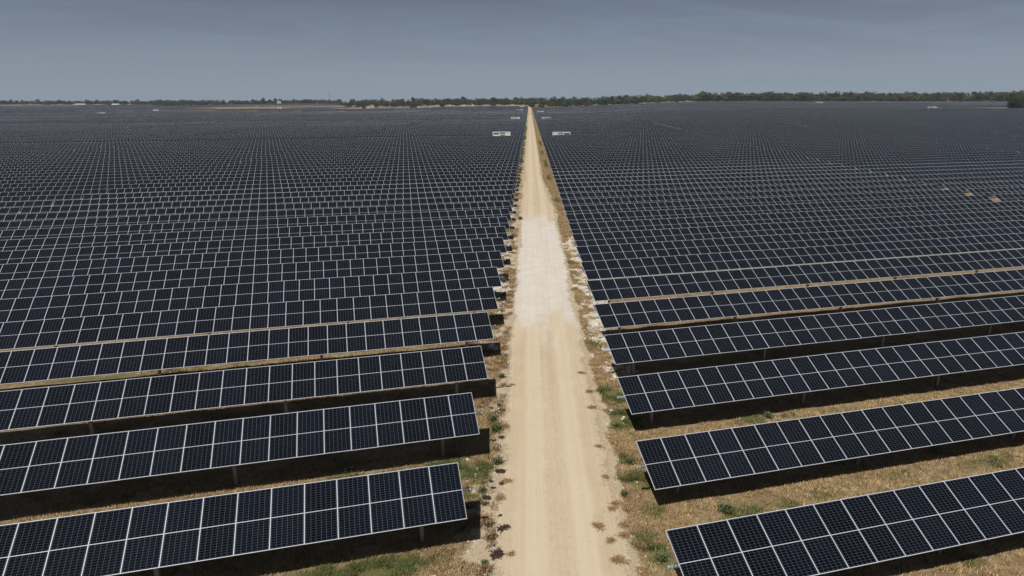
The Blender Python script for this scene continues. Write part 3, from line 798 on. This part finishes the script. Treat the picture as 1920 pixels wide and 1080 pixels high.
def tree(px, f, hpx, lab, group='trees along the horizon', var=None, olive=False, wide=1.0, big=None):
    """hpx = height in photo pixels"""
    x, y = at_fwd(px, f); hm = hpx / F_PX * f
    r = empty('oak_tree', (x, y, H1(x, y)), (0, 0, random.uniform(0, 6.28)))
    if big is not None: cm, tm = BIG[big]; h0 = 12.5
    else:
        c = CR[(var if var is not None else random.randrange(8))]; cm = c[5] if olive else c[4]; tm = c[6]; h0 = c[3]
    s = hm / (h0 * .93); r.scale = (s * wide, s * wide, s)
    link('crown', cm, r); link('trunk', tm, r); tag(r, lab, 'tree', group); ntree[0] += 1
    return r
tree(927, 1120, 18, 'tall dark rounded tree standing alone left of the road end', big=0, wide=.85)
tree(775, 1120, 13, 'dark broad tree on the bare tan strip, left of centre', big=1)
tree(830, 1170, 11, 'dark round tree right of the broad one on the tan strip', big=2)
tree(1898, 592, 37, 'large dark tree rising out of the rows at the right edge', big=1, wide=.95)
tree(1912, 610, 30, 'second large tree half cut off by the right edge', big=2, wide=.9)
tree(683, 1085, 6, 'low green bush at the left end of the tan strip', var=3, wide=1.3)
tree(1234, 1040, 14, 'dark tree between two bare tan slopes right of centre', big=2, wide=.8)
tree(1268, 1045, 13, 'dark tree at the right side of the second tan slope', big=1, wide=.75)
tree(297, 1510, 7, 'small tree at the left tip of the left-hand grove', var=1)
for px in range(312, 392, 12): tree(px, 1500 + random.uniform(-15, 15), 10.5 + random.uniform(-1, 1.5), 'green tree in the grove standing in front of the wood on the far left', 'grove on the far left', olive=random.random() < .4)
# tree line, front rank
px = -60.0
while px < 1985:
    u = (px - 960) / F_PX
    if px < 640: f = 1690 if px < 310 else 1590; hp = 9.5 if px < 300 else 11
    elif px < 990: f = 1330; hp = 13
    elif px < 1200: f = 1130; hp = 15
    elif px < 1310: f = 1210; hp = 13
    else: f = 1050; hp = 17 - (px - 1310) / 600 * 1.0
    hp *= random.uniform(.8, 1.12) * (.9 + .25 * float(vnoise(px / 45., 0, 3)))
    skip = (686 < px < 700)
    if not skip:
        side = 'far left' if px < 640 else 'left of the road end' if px < 985 else 'right of the road end' if px < 1310 else 'far right'
        ol = random.random() < (.55 if px > 1310 else .35)
        tree(px, f + random.uniform(-35, 35), hp, f"{'olive-brown' if ol else 'dark green'} oak in the tree line on the horizon, {side}", f'tree line {side}', olive=ol, wide=random.uniform(.95, 1.25))
    px += random.uniform(7.5, 13) * (1.0 if px < 1310 else 1.15)
print('trees', ntree[0])
# the wood behind: one mass
Vs = []; Fs = []; n0 = 0
for _ in range(520):
    px = random.uniform(-90, 2010)
    if px < 640: f = random.uniform(1720, 1900); hp = 8.5
    elif px < 990: f = random.uniform(1380, 1560); hp = 12
    elif px < 1310: f = random.uniform(1230, 1420); hp = 14.5
    else: f = random.uniform(1090, 1300); hp = 17.5
    hp *= random.uniform(.75, 1.05)
    x, y = at_fwd(px, f); Vc, Fc, w, h, *_r = CR[random.randrange(8)]; s = hp / F_PX * f / (h * .93)
    t = random.uniform(0, 6.28); c, sn = math.cos(t), math.sin(t); sub = random.randrange(2)
    Fk = Fc[sub::2]; used = Fk.ravel(); P = Vc[used] * s * np.array([1.15, 1.15, 1]); Q = np.stack([P[:, 0] * c - P[:, 1] * sn + x, P[:, 0] * sn + P[:, 1] * c + y, P[:, 2] + H1(x, y)], 1)
    Vs.append(Q); Fs.append(np.arange(len(Q)).reshape(-1, 4) + n0); n0 += len(Q)
tag(link('distant_wood', np_mesh('distant_wood', np.concatenate(Vs), np.concatenate(Fs), M_LEAF)), 'mass of dark oak wood behind the front trees on the horizon', 'wood', kind='stuff')

# ------------------------------------------------------------------ far buildings, mast, poles
M_ROOF = simple_mat('pale_metal_roof', (.72, .72, .70), .5); M_WALLB = simple_mat('shed_wall', (.30, .22, .17), .8); M_CREAM = simple_mat('cream_wall', (.70, .66, .58), .8)
def shed(px, f, w, d, h, lab, wall, roof, name='farm_shed', cat='shed', zoff=0):
    x, y = at_fwd(px, f); r = empty(name, (x, y, H1(x, y) + zoff), (0, 0, YAW + .2)); tag(r, lab, cat)
    wm = part('wall', [(-w / 2, w / 2, -d / 2, d / 2, 0, h)], wall, r)
    part('door', [(-w * .12, w * .12, -d / 2 - .03, -d / 2 - .003, .02, h * .8)], M_DARKG, wm)
    b = MB(); k = w / 2 + .4; e = d / 2 + .4; rh = h + d * .16
    b.quadbox([(-k, -e, h + .003), (k, -e, h + .003), (k, e, h + .003), (-k, e, h + .003), (-k, -.15, rh), (k, -.15, rh), (k, .15, rh), (-k, .15, rh)])
    link('roof', b.mesh('roof', roof), r); return r
shed(153, 1600, 22, 10, 3, 'long low brown shed with a pale roof on the far left', M_WALLB, M_ROOF)
shed(219, 1585, 16, 10, 3.2, 'white roofed shed to the right of the low brown one, far left', M_CREAM, M_ROOF)
shed(188, 1610, 12, 8, 2.6, 'small brown shed between the two pale roofed ones', M_WALLB, M_WALLB)
shed(525, 1560, 8, 6, 5, 'small cream house among trees, left part of the horizon', M_CREAM, M_CREAM, 'farm_house', 'house', 2)
shed(786, 1200, 3, 3, 2.6, 'tiny white hut right of the broad dark tree', M_WHITE, M_WHITE)
shed(845, 1225, 3, 3, 3.4, 'white hut beside the dark round tree on the tan strip', M_WHITE, M_WHITE)
shed(870, 1235, 4, 3, 2.0, 'low white hut left of the tall lone tree', M_WHITE, M_WHITE)
shed(888, 1235, 3, 3, 2.2, 'low white hut nearest to the tall lone tree', M_WHITE, M_WHITE)
shed(1011, 1130, 17, 8, 2.6, 'tan flat building at the end of the dirt road', simple_mat('tan_wall', (.50, .34, .22), .9), simple_mat('tan_roof', (.5, .36, .25), .8), 'farm_building', 'building', 1.0)
def mast(px, f, h, lab):
    x, y = at_fwd(px, f); r = empty('radio_mast', (x, y, H1(x, y)))
    tag(r, lab, 'mast'); b = MB()
    for k in range(3):
        a = k * 2.094; b.tube((.55 * math.cos(a), .55 * math.sin(a), 0), (.4 * math.cos(a), .4 * math.sin(a), h), .2, 5)
    for i in range(int(h / 2)):
        for k in range(3):
            a = k * 2.094; c = a + 2.094; b.tube((.5 * math.cos(a), .5 * math.sin(a), i * 2), (.5 * math.cos(c), .5 * math.sin(c), i * 2 + 2), .1, 4)
    link('lattice', b.mesh('lattice', M_GREY), r)
    b = MB(); b.tube((0, 0, h), (0, 0, h + 3), .05, 5); link('antenna', b.mesh('antenna', M_STEEL), r)
mast(620, 1750, 34, 'thin grey radio mast rising above the tree line, left of centre')
def pole(px, f, h, lab):
    x, y = at_fwd(px, f); r = empty('utility_pole', (x, y, H1(x, y)), (0, 0, YAW)); tag(r, lab, 'pole', 'utility poles on the far left')
    b = MB(); b.tube((0, 0, -.5), (0, 0, h), .22, 8, r2=.15); link('shaft', b.mesh('shaft', M_BARK), r)
    part('crossarm', [(-1.3, 1.3, -.35, -.21, h - .9, h - .7)], M_BARK, r)
pole(40, 900, 9, 'dark utility pole nearest the left edge of the photo')
pole(123, 1150, 9, 'dark utility pole, second from the left edge'); pole(255, 1400, 9, 'dark utility pole, third from the left edge'); pole(288, 1450, 8, 'dark utility pole beside the left grove')

# ------------------------------------------------------------------ air, sky, sun
lo, hi = -3.0, 62.0
b = MB(); b.box(-2600, 2600, -300, 2600, lo, hi)
mh = bpy.data.materials.new('haze_air'); mh.use_nodes = True; nt = mh.node_tree; nt.nodes.clear()
out = nt.nodes.new('ShaderNodeOutputMaterial'); pv_ = nt.nodes.new('ShaderNodeVolumePrincipled')
pv_.inputs['Color'].default_value = (.74, .86, 1.0, 1); pv_.inputs['Density'].default_value = .00009
nt.links.new(pv_.outputs[0], out.inputs['Volume'])
USE_HAZE = True
if USE_HAZE:
    hz = link('haze', b.mesh('haze', mh)); tag(hz, kind='stuff')
    hz.rotation_euler = (0, 0, YAW)

sun_from = Vector((-.407, -.401, 1)).normalized()
elev = math.asin(sun_from.z); az = math.atan2(sun_from.x, sun_from.y)
w = bpy.data.worlds.new('World'); scene.world = w; w.use_nodes = True
nt = w.node_tree; k = N(nt); bg = nt.nodes['Background']
sky = k.n('ShaderNodeTexSky', sky_type='NISHITA'); sky.sun_disc = False
sky.sun_elevation = elev; sky.sun_rotation = az; sky.air_density = 1.0; sky.dust_density = .3; sky.ozone_density = 1.0
hs = k.n('ShaderNodeHueSaturation'); hs.inputs['Saturation'].default_value = .62; hs.inputs['Value'].default_value = .34
k.l(sky.outputs[0], hs.inputs['Color'])
tc = k.n('ShaderNodeTexCoord').outputs['Generated']; sp = k.n('ShaderNodeSeparateXYZ'); k.l(tc, sp.inputs[0])
# thin veil of high cloud, projected on a plane overhead
inv = k.m('DIVIDE', 1.0, k.m('ADD', k.m('MAXIMUM', sp.outputs[2], 0), .10))
cv = k.n('ShaderNodeCombineXYZ'); k.l(k.m('MULTIPLY', sp.outputs[0], inv), cv.inputs[0]); k.l(k.m('MULTIPLY', sp.outputs[1], inv), cv.inputs[1])
mp = k.n('ShaderNodeMapping'); mp.inputs['Scale'].default_value = (.55, 1.25, 1); mp.inputs['Rotation'].default_value = (0, 0, .5); k.l(cv.outputs[0], mp.inputs[0])
cl = k.noise(mp.outputs[0], .9, 8, .62, .9)
veil = k.m('MULTIPLY', k.step(cl, .36, .66), k.step(sp.outputs[2], .0, .12))
c = k.mix(k.m('MULTIPLY', veil, .65), hs.outputs[0], (1.38, 1.35, 1.31))
c = k.mix(1.0, c, (.86, .95, 1.17), 'MULTIPLY')
cc = k.n('ShaderNodeSeparateColor'); k.l(c, cc.inputs[0]); co_ = k.n('ShaderNodeCombineColor')
for i_, lim in enumerate((2.0, 2.5, 3.2)): k.l(k.m('MINIMUM', cc.outputs[i_], lim), co_.inputs[i_])
low = k.mix(k.m('MULTIPLY', k.step(sp.outputs[2], .19, -.03), .85), co_.outputs[0], (2.75, 3.3, 4.1))
k.l(low, bg.inputs[0]); bg.inputs[1].default_value = .10
sl = bpy.data.lights.new('sun', 'SUN'); sl.energy = 4.2; sl.angle = math.radians(.53); sl.color = (1, .945, .86)
so = bpy.data.objects.new('sun', sl); col.objects.link(so)
so.rotation_euler = (-sun_from).to_track_quat('-Z', 'Y').to_euler()
scene.view_settings.view_transform = 'Standard'; scene.view_settings.look = 'None'; scene.view_settings.exposure = 0; scene.view_settings.gamma = 1
scene.render.engine = 'CYCLES'
scene.cycles.volume_bounces = 0
scene.cycles.caustics_reflective = False; scene.cycles.caustics_refractive = False
